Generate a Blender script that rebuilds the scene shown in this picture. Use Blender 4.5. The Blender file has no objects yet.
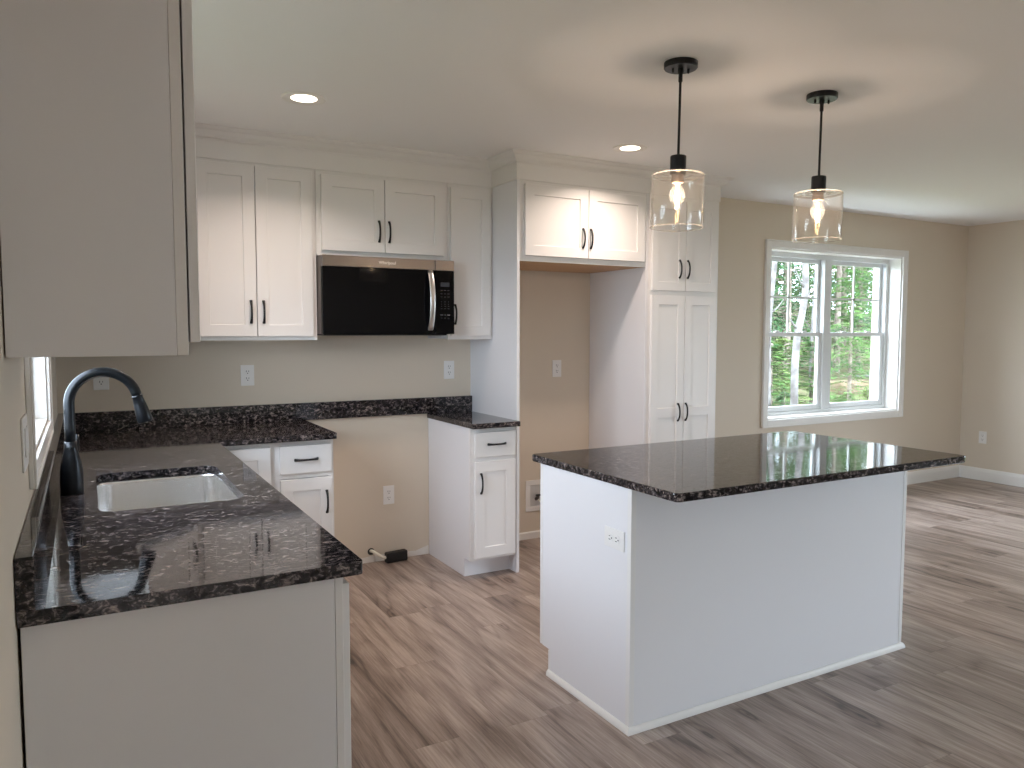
import bpy, bmesh, math, random
from mathutils import Vector, Matrix
S = bpy.context.scene
C = S.collection
PI = math.pi

# ------------------------------------------------------------------ camera
cam_d = bpy.data.cameras.new('camera'); cam = bpy.data.objects.new('camera', cam_d); C.objects.link(cam)
cam_d.sensor_width = 36.0; cam_d.lens = 766.6 * 36.0 / 1024.0; cam_d.clip_end = 300
_rt = Vector((0.8731648, -0.48742348, 0.0012577)); _up = Vector((0.0322335, 0.06031698, 0.99765869)); _fw = Vector((0.48635813, 0.87107991, -0.06837803))
_m = Matrix((_rt, _up, -_fw)).transposed().to_4x4(); _m.translation = Vector((0.1267, -4.5138, 1.4346))
cam.matrix_world = _m
S.camera = cam
# ------------------------------------------------------------------ exposure
S.view_settings.view_transform = 'Standard'; S.view_settings.look = 'None'
S.view_settings.gamma = 1.0; S.view_settings.use_curve_mapping = False
S.view_settings.exposure = 0.50
S.cycles.use_denoising = True
S.cycles.max_bounces = 10; S.cycles.diffuse_bounces = 6; S.cycles.glossy_bounces = 5
S.cycles.transparent_max_bounces = 16; S.cycles.transmission_bounces = 6
S.cycles.sample_clamp_indirect = 6.0
S.cycles.caustics_reflective = False; S.cycles.caustics_refractive = False
# ------------------------------------------------------------------ sky (bright overcast)
SKY = (0.775, 0.85, 1.0); SKY_STRENGTH = 15.0
w = bpy.data.worlds.new('overcast_sky'); S.world = w; w.use_nodes = True
nt = w.node_tree; nt.nodes.clear()
out = nt.nodes.new('ShaderNodeOutputWorld'); bg = nt.nodes.new('ShaderNodeBackground')
tc = nt.nodes.new('ShaderNodeTexCoord'); sx = nt.nodes.new('ShaderNodeSeparateXYZ'); rp = nt.nodes.new('ShaderNodeValToRGB')
nt.links.new(tc.outputs['Generated'], sx.inputs[0]); nt.links.new(sx.outputs[2], rp.inputs[0])
rp.color_ramp.elements[0].position = 0.0; rp.color_ramp.elements[0].color = (SKY[0]*.8, SKY[1]*.85, SKY[2]*.85, 1)
rp.color_ramp.elements[1].position = 0.6; rp.color_ramp.elements[1].color = (*SKY, 1)
nt.links.new(rp.outputs[0], bg.inputs[0]); bg.inputs[1].default_value = SKY_STRENGTH
nt.links.new(bg.outputs[0], out.inputs[0])
DOWN_W = 6.3      # watts of each recessed light
BULB_W = 3.4       # watts of each pendant bulb
WARM = (1.0, 0.82, 0.70)

def portal(name, loc, rot, sx_, sy_):
    d = bpy.data.lights.new(name, 'AREA'); d.shape = 'RECTANGLE'; d.size = sx_; d.size_y = sy_
    d.cycles.is_portal = True
    o = bpy.data.objects.new(name, d); o.location = loc; o.rotation_euler = rot; C.objects.link(o)
# daylight comes only from the sky through the modelled openings; these only guide the sampling
portal('portal_back_window', (5.82, 0.16, 1.41), (PI/2, 0, PI), 1.7, 1.4)
portal('portal_sink_window', (-0.14, -1.70, 1.60), (PI/2, 0, PI/2+PI), 1.1, 1.0)
portal('portal_added_right_door', (7.84, -3.9, 1.03), (PI/2, 0, PI/2), 2.0, 2.0)  # glazed door added out of view in the right wall
portal('portal_added_left_door', (-.15, -6.4, 1.03), (PI/2, 0, -PI/2), 2.0, 2.0)  # glazed door added out of view in the left wall

# ================================================================== helpers
W = {}
def wloc(o):
    v = Vector((0, 0, 0))
    while o is not None:
        v += Vector(o.location); o = o.parent
    return v
def obj(name, bm, mat, parent=None, bevel=0.0, smooth=False, seg=2):
    bmesh.ops.recalc_face_normals(bm, faces=bm.faces[:])
    if parent is not None:
        bmesh.ops.translate(bm, vec=-wloc(parent), verts=bm.verts[:])
    me = bpy.data.meshes.new(name); bm.to_mesh(me); bm.free()
    me.materials.append(mat)
    if smooth:
        me.shade_smooth()
    o = bpy.data.objects.new(name, me); C.objects.link(o)
    if parent is not None: o.parent = parent
    if bevel:
        b = o.modifiers.new('bevel', 'BEVEL'); b.width = bevel; b.segments = seg; b.limit_method = 'ANGLE'; b.angle_limit = math.radians(40)
        b.harden_normals = False
    return o
def thing(name, label, cat, loc, group=None):
    o = bpy.data.objects.new(name, None); o.empty_display_size = .05; C.objects.link(o)
    o.location = loc; o['label'] = label; o['category'] = cat
    if group: o['group'] = group
    return o
def tag(o, label, cat, group=None):
    o['label'] = label; o['category'] = cat
    if group: o['group'] = group
    return o
def struct(name, bm, mat, parent=None, **k):
    o = obj(name, bm, mat, parent, **k)
    if parent is None: o['kind'] = 'structure'
    return o
def dup(root, loc, label=None):
    r = root.copy(); C.objects.link(r); r.location = loc
    if label: r['label'] = label
    def rec(a, b):
        for ch in list(a.children):
            c = ch.copy(); C.objects.link(c); c.parent = b; rec(ch, c)
    rec(root, r)
    return r
def B(): return bmesh.new()
def box(bm, x0, x1, y0, y1, z0, z1):
    v = [bm.verts.new(p) for p in ((x0,y0,z0),(x1,y0,z0),(x1,y1,z0),(x0,y1,z0),(x0,y0,z1),(x1,y0,z1),(x1,y1,z1),(x0,y1,z1))]
    for f in ((0,3,2,1),(4,5,6,7),(0,1,5,4),(1,2,6,5),(2,3,7,6),(3,0,4,7)): bm.faces.new([v[i] for i in f])
    return bm
def bx(*a): return box(B(), *a)
def obox(bm, O, U, N, u0, u1, n0, n1, z0, z1):
    """box in a face frame: u along the face, n outward, z up"""
    def P(u, n, z): return O + U*u + N*n + Vector((0,0,z))
    v = [bm.verts.new(P(*p)) for p in ((u0,n0,z0),(u1,n0,z0),(u1,n1,z0),(u0,n1,z0),(u0,n0,z1),(u1,n0,z1),(u1,n1,z1),(u0,n1,z1))]
    for f in ((0,3,2,1),(4,5,6,7),(0,1,5,4),(1,2,6,5),(2,3,7,6),(3,0,4,7)): bm.faces.new([v[i] for i in f])
    return bm
def prism(bm, poly, z0, z1):
    a = [bm.verts.new((x, y, z0)) for x, y in poly]; b = [bm.verts.new((x, y, z1)) for x, y in poly]
    n = len(poly)
    bm.faces.new(a); bm.faces.new(b)
    for i in range(n): bm.faces.new((a[i], a[(i+1)%n], b[(i+1)%n], b[i]))
    return bm
def yzprism(bm, poly, x0, x1):
    a = [bm.verts.new((x0, y, z)) for y, z in poly]; b = [bm.verts.new((x1, y, z)) for y, z in poly]
    n = len(poly); bm.faces.new(a); bm.faces.new(b)
    for i in range(n): bm.faces.new((a[i], a[(i+1)%n], b[(i+1)%n], b[i]))
    return bm
def xzprism(bm, poly, y0, y1):
    a = [bm.verts.new((x, y0, z)) for x, z in poly]; b = [bm.verts.new((x, y1, z)) for x, z in poly]
    n = len(poly); bm.faces.new(a); bm.faces.new(b)
    for i in range(n): bm.faces.new((a[i], a[(i+1)%n], b[(i+1)%n], b[i]))
    return bm
def slab_with_holes(outer, holes, z0, z1):
    bm = B(); loops = [outer] + holes; tops = []; edges = []
    for L in loops:
        vs = [bm.verts.new((x, y, z1)) for x, y in L]; tops.append(vs)
        for i in range(len(vs)): edges.append(bm.edges.new((vs[i], vs[(i+1)%len(vs)])))
    bmesh.ops.triangle_fill(bm, use_beauty=True, edges=edges)
    fs = bm.faces[:]
    low = {}
    for L in tops:
        for v in L: low[v] = bm.verts.new((v.co.x, v.co.y, z0))
    for f in fs: bm.faces.new([low[v] for v in reversed(f.verts)])
    for L in tops:
        for i in range(len(L)):
            a, b = L[i], L[(i+1)%len(L)]
            bm.faces.new((a, b, low[b], low[a]))
    return bm
def lathe(bm, prof, c=(0,0,0), n=32, axis='z', close=False):
    rings = []
    for r, h in prof:
        ring = []
        if r < 1e-6:
            ring = [bm.verts.new(_ax(0, 0, h, axis, c))]
        else:
            for i in range(n):
                a = 2*PI*i/n
                ring.append(bm.verts.new(_ax(r*math.cos(a), r*math.sin(a), h, axis, c)))
        rings.append(ring)
    for A, Bq in zip(rings, rings[1:]):
        for i in range(n):
            j = (i+1) % n
            if len(A) == 1 and len(Bq) == 1: continue
            if len(A) == 1: bm.faces.new((A[0], Bq[i], Bq[j]))
            elif len(Bq) == 1: bm.faces.new((A[i], A[j], Bq[0]))
            else: bm.faces.new((A[i], A[j], Bq[j], Bq[i]))
    if close:
        A, Bq = rings[-1], rings[0]
        for i in range(n):
            j = (i+1) % n; bm.faces.new((A[i], A[j], Bq[j], Bq[i]))
    return bm
def _ax(a, b, h, axis, c):
    if axis == 'z': return (c[0]+a, c[1]+b, c[2]+h)
    if axis == 'y': return (c[0]+a, c[1]+h, c[2]+b)
    return (c[0]+h, c[1]+a, c[2]+b)
def tube(bm, pts, rads, n=12, flat=None, side=None):
    """swept round tube; rads = radius per point or (r_side, r_other) with side vector"""
    pts = [Vector(p) for p in pts]; rings = []
    t0 = (pts[1]-pts[0]).normalized()
    ref = Vector(side) if side is not None else (Vector((0,0,1)) if abs(t0.z) < .9 else Vector((1,0,0)))
    for i, p in enumerate(pts):
        if i == 0: t = pts[1]-pts[0]
        elif i == len(pts)-1: t = pts[-1]-pts[-2]
        else: t = pts[i+1]-pts[i-1]
        t.normalize()
        s = (ref - t*ref.dot(t)).normalized(); q = t.cross(s)
        if side is None: ref = s
        r = rads[i] if isinstance(rads, (list, tuple)) else rads
        ra, rb = r if isinstance(r, (list, tuple)) else (r, r)
        rings.append([bm.verts.new(p + s*ra*math.cos(2*PI*k/n) + q*rb*math.sin(2*PI*k/n)) for k in range(n)])
    for A, D in zip(rings, rings[1:]):
        for k in range(n): bm.faces.new((A[k], A[(k+1)%n], D[(k+1)%n], D[k]))
    bm.faces.new(rings[0]); bm.faces.new(list(reversed(rings[-1])))
    return bm
def sweep(bm, path, prof, closed_prof=True):
    """profile (offset to the right of travel, z) carried along a 2D polyline with mitred corners"""
    P = [Vector(p) for p in path]; rings = []
    for i, p in enumerate(P):
        d0 = (P[i]-P[i-1]).normalized() if i else (P[1]-P[0]).normalized()
        d1 = (P[i+1]-P[i]).normalized() if i < len(P)-1 else d0
        n0 = Vector((d0.y, -d0.x)); n1 = Vector((d1.y, -d1.x))
        m = n0+n1; m = m / max(m.length_squared/2, 1e-6)
        rings.append([bm.verts.new((p.x+m.x*o, p.y+m.y*o, z)) for o, z in prof])
    n = len(prof)
    for A, D in zip(rings, rings[1:]):
        for k in range(n): bm.faces.new((A[k], A[(k+1)%n], D[(k+1)%n], D[k]))
    bm.faces.new(rings[0]); bm.faces.new(list(reversed(rings[-1])))
    return bm
def rrect(x0, x1, y0, y1, r, n=6):
    pts = []
    for cx, cy, a0 in ((x1-r, y1-r, 0), (x0+r, y1-r, 90), (x0+r, y0+r, 180), (x1-r, y0+r, 270)):
        for i in range(n+1):
            a = math.radians(a0 + 90*i/n); pts.append((cx+r*math.cos(a), cy+r*math.sin(a)))
    return pts

# ================================================================== materials
def mat(name, col, rough=.5, metal=0.0, spec=.5, bump=None, coat=0.0):
    m = bpy.data.materials.new(name); m.use_nodes = True
    b = m.node_tree.nodes['Principled BSDF']
    b.inputs['Base Color'].default_value = (*col, 1); b.inputs['Roughness'].default_value = rough
    b.inputs['Metallic'].default_value = metal; b.inputs['Specular IOR Level'].default_value = spec
    b.inputs['Coat Weight'].default_value = coat
    N = m.node_tree
    if bump:
        sc_, st, dist = bump
        g = N.nodes.new('ShaderNodeNewGeometry'); n = N.nodes.new('ShaderNodeTexNoise'); n.inputs['Scale'].default_value = sc_; n.inputs['Detail'].default_value = 4
        bp_ = N.nodes.new('ShaderNodeBump'); bp_.inputs['Strength'].default_value = st; bp_.inputs['Distance'].default_value = dist
        N.links.new(g.outputs['Position'], n.inputs['Vector']); N.links.new(n.outputs['Fac'], bp_.inputs['Height']); N.links.new(bp_.outputs[0], b.inputs['Normal'])
    return m
M = {}
M['cab'] = mat('white_cabinet_paint', (.79, .77, .76), .42, bump=(140, .05, .001))
M['cab_end'] = mat('white_laminate_daylight_tint', (.775, .765, .785), .45, bump=(90, .04, .001))  # cool cast of bluish daylight put into the end panel colour
M['trim'] = mat('white_trim_paint', (.82, .80, .77), .4)
M['ceil'] = mat('flat_white_ceiling_paint', (.88, .872, .868), .9, spec=.2, bump=(60, .1, .002))
M['wall'] = mat('tan_wall_paint', (.68, .597, .495), .75, spec=.25, bump=(120, .12, .001))
M['primer'] = mat('unpainted_white_primer', (.78, .75, .71), .8, bump=(80, .3, .002))
M['black'] = mat('matte_black_metal', (.010, .010, .011), .38, metal=.3)
M['faucet'] = mat('matte_black_faucet_finish', (.012, .014, .017), .3, metal=.6)
M['rubber'] = mat('black_rubber', (.008, .008, .008), .5)
M['plastic'] = mat('white_outlet_plastic', (.82, .80, .78), .35)
M['slot'] = mat('dark_outlet_slot', (.03, .03, .03), .6)
M['vinyl'] = mat('white_vinyl_window_frame', (.70, .715, .71), .35)
M['blackglass'] = mat('black_microwave_glass', (.003, .003, .004), .05, spec=.22)
M['key'] = mat('grey_keypad_print', (.06, .06, .065), .5)
M['display'] = mat('unlit_blue_grey_display', (.02, .028, .045), .15)
M['cord'] = mat('cream_cable_sheath', (.80, .76, .66), .5)
M['brass'] = mat('dark_valve_metal', (.10, .08, .07), .4, metal=.8)
M['sock'] = mat('brushed_bronze_lamp_holder', (.30, .22, .17), .4, metal=.7)
M['extwall'] = mat('exterior_siding', (.5, .5, .5), .8)

def steel(name, base, rough, aniso=.5):
    m = mat(name, base, rough, metal=1.0); b = m.node_tree.nodes['Principled BSDF']; b.inputs['Anisotropic'].default_value = aniso
    N = m.node_tree; g = N.nodes.new('ShaderNodeNewGeometry'); mp = N.nodes.new('ShaderNodeMapping'); mp.inputs['Scale'].default_value = (8, 8, 400)
    n = N.nodes.new('ShaderNodeTexNoise'); n.inputs['Scale'].default_value = 1.0; n.inputs['Detail'].default_value = 2
    bp_ = N.nodes.new('ShaderNodeBump'); bp_.inputs['Strength'].default_value = .05; bp_.inputs['Distance'].default_value = .001
    N.links.new(g.outputs['Position'], mp.inputs[0]); N.links.new(mp.outputs[0], n.inputs['Vector']); N.links.new(n.outputs['Fac'], bp_.inputs['Height']); N.links.new(bp_.outputs[0], b.inputs['Normal'])
    return m
M['steel'] = steel('brushed_stainless_steel', (.22, .195, .18), .30)
M['sink'] = mat('satin_stainless_sink_steel', (.80, .79, .775), .26, metal=1.0)
M['chrome'] = mat('polished_steel', (.58, .56, .54), .30, metal=1.0)

def emit(name, col, s):
    m = bpy.data.materials.new(name); m.use_nodes = True; N = m.node_tree; N.nodes.clear()
    o = N.nodes.new('ShaderNodeOutputMaterial'); e = N.nodes.new('ShaderNodeEmission'); e.inputs[0].default_value = (*col, 1); e.inputs[1].default_value = s
    N.links.new(e.outputs[0], o.inputs[0]); return m
M['led'] = emit('lit_recessed_lens', (1.0, .84, .66), 5.0)
M['filament'] = emit('glowing_filament', (1.0, .62, .28), 60.0)

def clear(name, tint, ior=1.45, rough=0.0, scatter=0.0, glow=None):
    """thin clear glass: lets light straight through, reflects by Fresnel"""
    m = bpy.data.materials.new(name); m.use_nodes = True; N = m.node_tree; N.nodes.clear()
    o = N.nodes.new('ShaderNodeOutputMaterial'); t = N.nodes.new('ShaderNodeBsdfTransparent'); t.inputs[0].default_value = (*tint, 1)
    g = N.nodes.new('ShaderNodeBsdfGlossy'); g.inputs['Roughness'].default_value = rough
    ge = N.nodes.new('ShaderNodeNewGeometry'); dt = N.nodes.new('ShaderNodeVectorMath'); dt.operation = 'DOT_PRODUCT'
    N.links.new(ge.outputs['Normal'], dt.inputs[0]); N.links.new(ge.outputs['Incoming'], dt.inputs[1])
    def mt(op, a, b_):
        q = N.nodes.new('ShaderNodeMath'); q.operation = op
        for i, v in enumerate((a, b_)):
            if v is None: continue
            if isinstance(v, (int, float)): q.inputs[i].default_value = v
            else: N.links.new(v, q.inputs[i])
        return q.outputs[0]
    r0 = ((ior-1)/(ior+1))**2
    fr_ = mt('ADD', mt('MULTIPLY', mt('POWER', mt('SUBTRACT', 1.0, mt('ABSOLUTE', dt.outputs['Value'], None)), 5.0), 1-r0), r0)
    mx = N.nodes.new('ShaderNodeMixShader'); N.links.new(fr_, mx.inputs[0]); N.links.new(t.outputs[0], mx.inputs[1]); N.links.new(g.outputs[0], mx.inputs[2])
    last = mx
    if scatter:
        d = N.nodes.new('ShaderNodeBsdfTranslucent'); d.inputs[0].default_value = (1, .97, .93, 1)
        m2 = N.nodes.new('ShaderNodeMixShader'); m2.inputs[0].default_value = scatter
        N.links.new(mx.outputs[0], m2.inputs[1]); N.links.new(d.outputs[0], m2.inputs[2]); last = m2
    N.links.new(last.outputs[0], o.inputs[0]); return m
M['pane'] = clear('clear_window_glass', (.97, .99, .985))
M['shade'] = clear('clear_pendant_glass', (.992, .985, .975), 1.5, .0, .008)
M['rim'] = clear('pendant_rim_highlight', (.95, .93, .90), 1.6, .1, .20)  # brighter milky glass, draws the highlights along the shade's edges
M['bulb'] = clear('clear_bulb_glass', (1.0, .96, .90), 1.4, .05, .012)

def granite():
    m = bpy.data.materials.new('polished_dark_brown_granite'); m.use_nodes = True; N = m.node_tree; b = N.nodes['Principled BSDF']
    g = N.nodes.new('ShaderNodeNewGeometry'); L = N.links.new
    mp = N.nodes.new('ShaderNodeMapping'); mp.inputs['Scale'].default_value = (.72, 1.25, 1.1); mp.inputs['Rotation'].default_value = (0, 0, .15); L(g.outputs['Position'], mp.inputs[0])
    n1 = N.nodes.new('ShaderNodeTexNoise'); n1.inputs['Scale'].default_value = 70; n1.inputs['Detail'].default_value = 5; n1.inputs['Roughness'].default_value = .62; n1.inputs['Distortion'].default_value = .9
    L(mp.outputs[0], n1.inputs['Vector'])
    r1 = N.nodes.new('ShaderNodeValToRGB'); L(n1.outputs['Fac'], r1.inputs[0])
    e = r1.color_ramp.elements; e[0].position = .42; e[0].color = (.004, .004, .005, 1); e[1].position = .49; e[1].color = (.018, .016, .018, 1)
    for p, c in ((.545, (.06, .052, .056, 1)), (.62, (.22, .19, .185, 1)), (.71, (.42, .35, .31, 1))):
        q = e.new(p); q.color = c
    n2 = N.nodes.new('ShaderNodeTexNoise'); n2.inputs['Scale'].default_value = 120; n2.inputs['Detail'].default_value = 3
    L(g.outputs['Position'], n2.inputs['Vector'])
    r2 = N.nodes.new('ShaderNodeValToRGB'); L(n2.outputs['Fac'], r2.inputs[0]); r2.color_ramp.elements[0].position = .64; r2.color_ramp.elements[0].color = (0,0,0,1); r2.color_ramp.elements[1].position = .70; r2.color_ramp.elements[1].color = (1,1,1,1)
    mx = N.nodes.new('ShaderNodeMix'); mx.data_type = 'RGBA'; L(r2.outputs[0], mx.inputs[0]); L(r1.outputs[0], mx.inputs[6]); mx.inputs[7].default_value = (.15, .125, .12, 1)
    n3 = N.nodes.new('ShaderNodeTexNoise'); n3.inputs['Scale'].default_value = 9; L(g.outputs['Position'], n3.inputs['Vector'])
    r3 = N.nodes.new('ShaderNodeValToRGB'); L(n3.outputs['Fac'], r3.inputs[0]); r3.color_ramp.elements[0].position = .3; r3.color_ramp.elements[0].color = (.62,.6,.64,1); r3.color_ramp.elements[1].position = .7; r3.color_ramp.elements[1].color = (1.0,.96,.92,1)
    m2 = N.nodes.new('ShaderNodeMix'); m2.data_type = 'RGBA'; m2.blend_type = 'MULTIPLY'; m2.inputs[0].default_value = 1; L(mx.outputs[2], m2.inputs[6]); L(r3.outputs[0], m2.inputs[7])
    L(m2.outputs[2], b.inputs['Base Color'])
    def mr(src, a, b_, c, d):
        q = N.nodes.new('ShaderNodeMapRange'); L(src, q.inputs[0])
        for i, v in enumerate((a, b_, c, d)): q.inputs[i+1].default_value = v
        return q.outputs[0]
    L(mr(n1.outputs['Fac'], .40, .66, .025, .085), b.inputs['Roughness']); L(mr(n1.outputs['Fac'], .38, .64, .25, .60), b.inputs['Specular IOR Level'])
    n4 = N.nodes.new('ShaderNodeTexNoise'); n4.inputs['Scale'].default_value = 60; n4.inputs['Detail'].default_value = 3; L(mp.outputs[0], n4.inputs['Vector'])
    bp_ = N.nodes.new('ShaderNodeBump'); bp_.inputs['Strength'].default_value = .12; bp_.inputs['Distance'].default_value = .0006; L(n4.outputs['Fac'], bp_.inputs['Height']); L(bp_.outputs[0], b.inputs['Normal'])
    return m
M['granite'] = granite()

def floor_mat():
    m = bpy.data.materials.new('grey_brown_plank_flooring'); m.use_nodes = True; N = m.node_tree; b = N.nodes['Principled BSDF']; L = N.links.new
    g = N.nodes.new('ShaderNodeNewGeometry'); sp = N.nodes.new('ShaderNodeSeparateXYZ'); L(g.outputs['Position'], sp.inputs[0])
    def mth(op, a, bb=None, c=None):
        n = N.nodes.new('ShaderNodeMath'); n.operation = op
        for i, v in enumerate((a, bb, c)):
            if v is None: continue
            if isinstance(v, (int, float)): n.inputs[i].default_value = v
            else: L(v, n.inputs[i])
        return n.outputs[0]
    PW, PL = .178, 1.22
    xs = mth('DIVIDE', sp.outputs[0], PW); row = mth('FLOOR', xs); fx = mth('FRACT', xs)
    wn = N.nodes.new('ShaderNodeTexWhiteNoise'); wn.noise_dimensions = '1D'; L(row, wn.inputs['W'])
    ys = mth('ADD', mth('DIVIDE', sp.outputs[1], PL), mth('MULTIPLY', wn.outputs['Value'], 7.3)); col = mth('FLOOR', ys); fy = mth('FRACT', ys)
    cm = N.nodes.new('ShaderNodeCombineXYZ'); L(row, cm.inputs[0]); L(col, cm.inputs[1])
    w2 = N.nodes.new('ShaderNodeTexWhiteNoise'); w2.noise_dimensions = '3D'; L(cm.outputs[0], w2.inputs['Vector'])
    # grain coordinates: long in y, offset per plank
    off = N.nodes.new('ShaderNodeVectorMath'); off.operation = 'SCALE'; L(w2.outputs['Color'], off.inputs[0]); off.inputs['Scale'].default_value = 30
    ad = N.nodes.new('ShaderNodeVectorMath'); L(g.outputs['Position'], ad.inputs[0]); L(off.outputs[0], ad.inputs[1])
    mp = N.nodes.new('ShaderNodeMapping'); mp.inputs['Scale'].default_value = (6.5, .75, 1); L(ad.outputs[0], mp.inputs[0])
    n1 = N.nodes.new('ShaderNodeTexNoise'); n1.inputs['Scale'].default_value = 1.0; n1.inputs['Detail'].default_value = 6; n1.inputs['Roughness'].default_value = .5; n1.inputs['Distortion'].default_value = 1.6; L(mp.outputs[0], n1.inputs['Vector'])
    mp2 = N.nodes.new('ShaderNodeMapping'); mp2.inputs['Scale'].default_value = (120, 5.0, 1); L(ad.outputs[0], mp2.inputs[0])
    # knots bend the grain around them
    mk = N.nodes.new('ShaderNodeMapping'); mk.inputs['Scale'].default_value = (2.6, .85, 1); L(ad.outputs[0], mk.inputs[0])
    vo = N.nodes.new('ShaderNodeTexVoronoi'); vo.voronoi_dimensions = '2D'; vo.inputs['Scale'].default_value = 1.0; L(mk.outputs[0], vo.inputs['Vector'])
    n2 = N.nodes.new('ShaderNodeTexNoise'); n2.inputs['Scale'].default_value = 1.0; n2.inputs['Detail'].default_value = 5; n2.inputs['Roughness'].default_value = .65; n2.inputs['Distortion'].default_value = .4; L(mp2.outputs[0], n2.inputs['Vector'])
    mp3 = N.nodes.new('ShaderNodeMapping'); mp3.inputs['Scale'].default_value = (4.0, .55, 1); L(ad.outputs[0], mp3.inputs[0])
    n3 = N.nodes.new('ShaderNodeTexNoise'); n3.inputs['Scale'].default_value = 1.0; n3.inputs['Detail'].default_value = 2; n3.inputs['Roughness'].default_value = .35; L(mp3.outputs[0], n3.inputs['Vector'])
    kn = mth('DIVIDE', .05, mth('ADD', vo.outputs['Distance'], .05))
    rings = mth('PINGPONG', mth('MULTIPLY', mth('ADD', n3.outputs['Fac'], mth('MULTIPLY', kn, .30)), 17.0), 1.0)
    lines = mth('POWER', mth('SUBTRACT', 1.0, rings), 3.0)
    tone = mth('ADD', mth('MULTIPLY', n1.outputs['Fac'], .70), mth('MULTIPLY', n2.outputs['Fac'], .62))
    tone = mth('SUBTRACT', tone, mth('MULTIPLY', lines, .14))
    tone = mth('SUBTRACT', tone, mth('MULTIPLY', mth('POWER', kn, 1.4), .34))
    tone = mth('ADD', tone, mth('MULTIPLY', w2.outputs['Value'], .15))
    r = N.nodes.new('ShaderNodeValToRGB'); L(mth('SUBTRACT', tone, .13), r.inputs[0])
    e = r.color_ramp.elements; e[0].position = .10; e[0].color = (.045, .036, .034, 1); e[1].position = .78; e[1].color = (.50, .41, .355, 1)
    for p, c in ((.30, (.11, .077, .062, 1)), (.42, (.205, .150, .122, 1)), (.56, (.315, .242, .202, 1))): q = e.new(p); q.color = c
    # seams
    ex = mth('MULTIPLY', mth('MINIMUM', fx, mth('SUBTRACT', 1.0, fx)), PW); ey = mth('MULTIPLY', mth('MINIMUM', fy, mth('SUBTRACT', 1.0, fy)), PL)
    d = mth('MINIMUM', ex, ey); sm = mth('MINIMUM', mth('DIVIDE', d, .0013), 1.0)
    ms = N.nodes.new('ShaderNodeMix'); ms.data_type = 'RGBA'; ms.blend_type = 'MULTIPLY'; L(mth('MULTIPLY', mth('SUBTRACT', 1.0, sm), .55), ms.inputs[0]); L(r.outputs[0], ms.inputs[6]); ms.inputs[7].default_value = (.25, .2, .18, 1)
    L(ms.outputs[2], b.inputs['Base Color'])
    b.inputs['Specular IOR Level'].default_value = .55
    rr = mth('ADD', mth('MULTIPLY', n2.outputs['Fac'], .12), .30); L(rr, b.inputs['Roughness'])
    bp_ = N.nodes.new('ShaderNodeBump'); bp_.inputs['Strength'].default_value = .25; bp_.inputs['Distance'].default_value = .001
    L(mth('ADD', mth('MULTIPLY', n2.outputs['Fac'], .5), sm), bp_.inputs['Height']); L(bp_.outputs[0], b.inputs['Normal'])
    return m
M['floor'] = floor_mat()

def wood():
    m = bpy.data.materials.new('raw_birch_plywood'); m.use_nodes = True; N = m.node_tree; b = N.nodes['Principled BSDF']; L = N.links.new
    g = N.nodes.new('ShaderNodeNewGeometry'); mp = N.nodes.new('ShaderNodeMapping'); mp.inputs['Scale'].default_value = (3, 60, 3); L(g.outputs['Position'], mp.inputs[0])
    n = N.nodes.new('ShaderNodeTexNoise'); n.inputs['Scale'].default_value = 1; n.inputs['Detail'].default_value = 4; L(mp.outputs[0], n.inputs['Vector'])
    r = N.nodes.new('ShaderNodeValToRGB'); L(n.outputs['Fac'], r.inputs[0]); r.color_ramp.elements[0].color = (.42, .22, .10, 1); r.color_ramp.elements[1].color = (.62, .38, .20, 1)
    L(r.outputs[0], b.inputs['Base Color']); b.inputs['Roughness'].default_value = .5
    return m
M['wood'] = wood()

def noisy(name, c0, c1, scale, rough=.9, transl=0.0):
    m = bpy.data.materials.new(name); m.use_nodes = True; N = m.node_tree; b = N.nodes['Principled BSDF']; L = N.links.new
    g = N.nodes.new('ShaderNodeNewGeometry'); n = N.nodes.new('ShaderNodeTexNoise'); n.inputs['Scale'].default_value = scale; n.inputs['Detail'].default_value = 4; L(g.outputs['Position'], n.inputs['Vector'])
    r = N.nodes.new('ShaderNodeValToRGB'); r.color_ramp.elements[0].position = .35; r.color_ramp.elements[1].position = .65; L(n.outputs['Fac'], r.inputs[0]); r.color_ramp.elements[0].color = (*c0, 1); r.color_ramp.elements[1].color = (*c1, 1)
    L(r.outputs[0], b.inputs['Base Color']); b.inputs['Roughness'].default_value = rough; b.inputs['Specular IOR Level'].default_value = .2
    if transl:
        t = N.nodes.new('ShaderNodeBsdfTranslucent'); L(r.outputs[0], t.inputs[0]); mx = N.nodes.new('ShaderNodeMixShader'); mx.inputs[0].default_value = transl
        o = N.nodes['Material Output']; L(b.outputs[0], mx.inputs[1]); L(t.outputs[0], mx.inputs[2]); L(mx.outputs[0], o.inputs[0])
    return m
M['leafA'] = noisy('fresh_green_hemlock_needles', (.04, .11, .032), (.14, .26, .07), 1.6, transl=.4)
M['leafB'] = noisy('deep_green_needles', (.024, .075, .032), (.08, .165, .065), 1.2, transl=.35)
M['leafC'] = noisy('yellow_green_leaves', (.10, .18, .045), (.21, .30, .09), 2.0, transl=.45)
M['birch'] = noisy('pale_birch_bark', (.075, .068, .064), (.155, .147, .14), 5.0)
M['bark'] = noisy('grey_brown_bark', (.14, .11, .09), (.28, .23, .19), 8.0)
M['ground'] = noisy('leafy_forest_floor', (.08, .06, .035), (.11, .13, .05), .9)
M['dirt'] = noisy('tan_dirt_track', (.14, .10, .06), (.20, .155, .10), 2.0)

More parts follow.
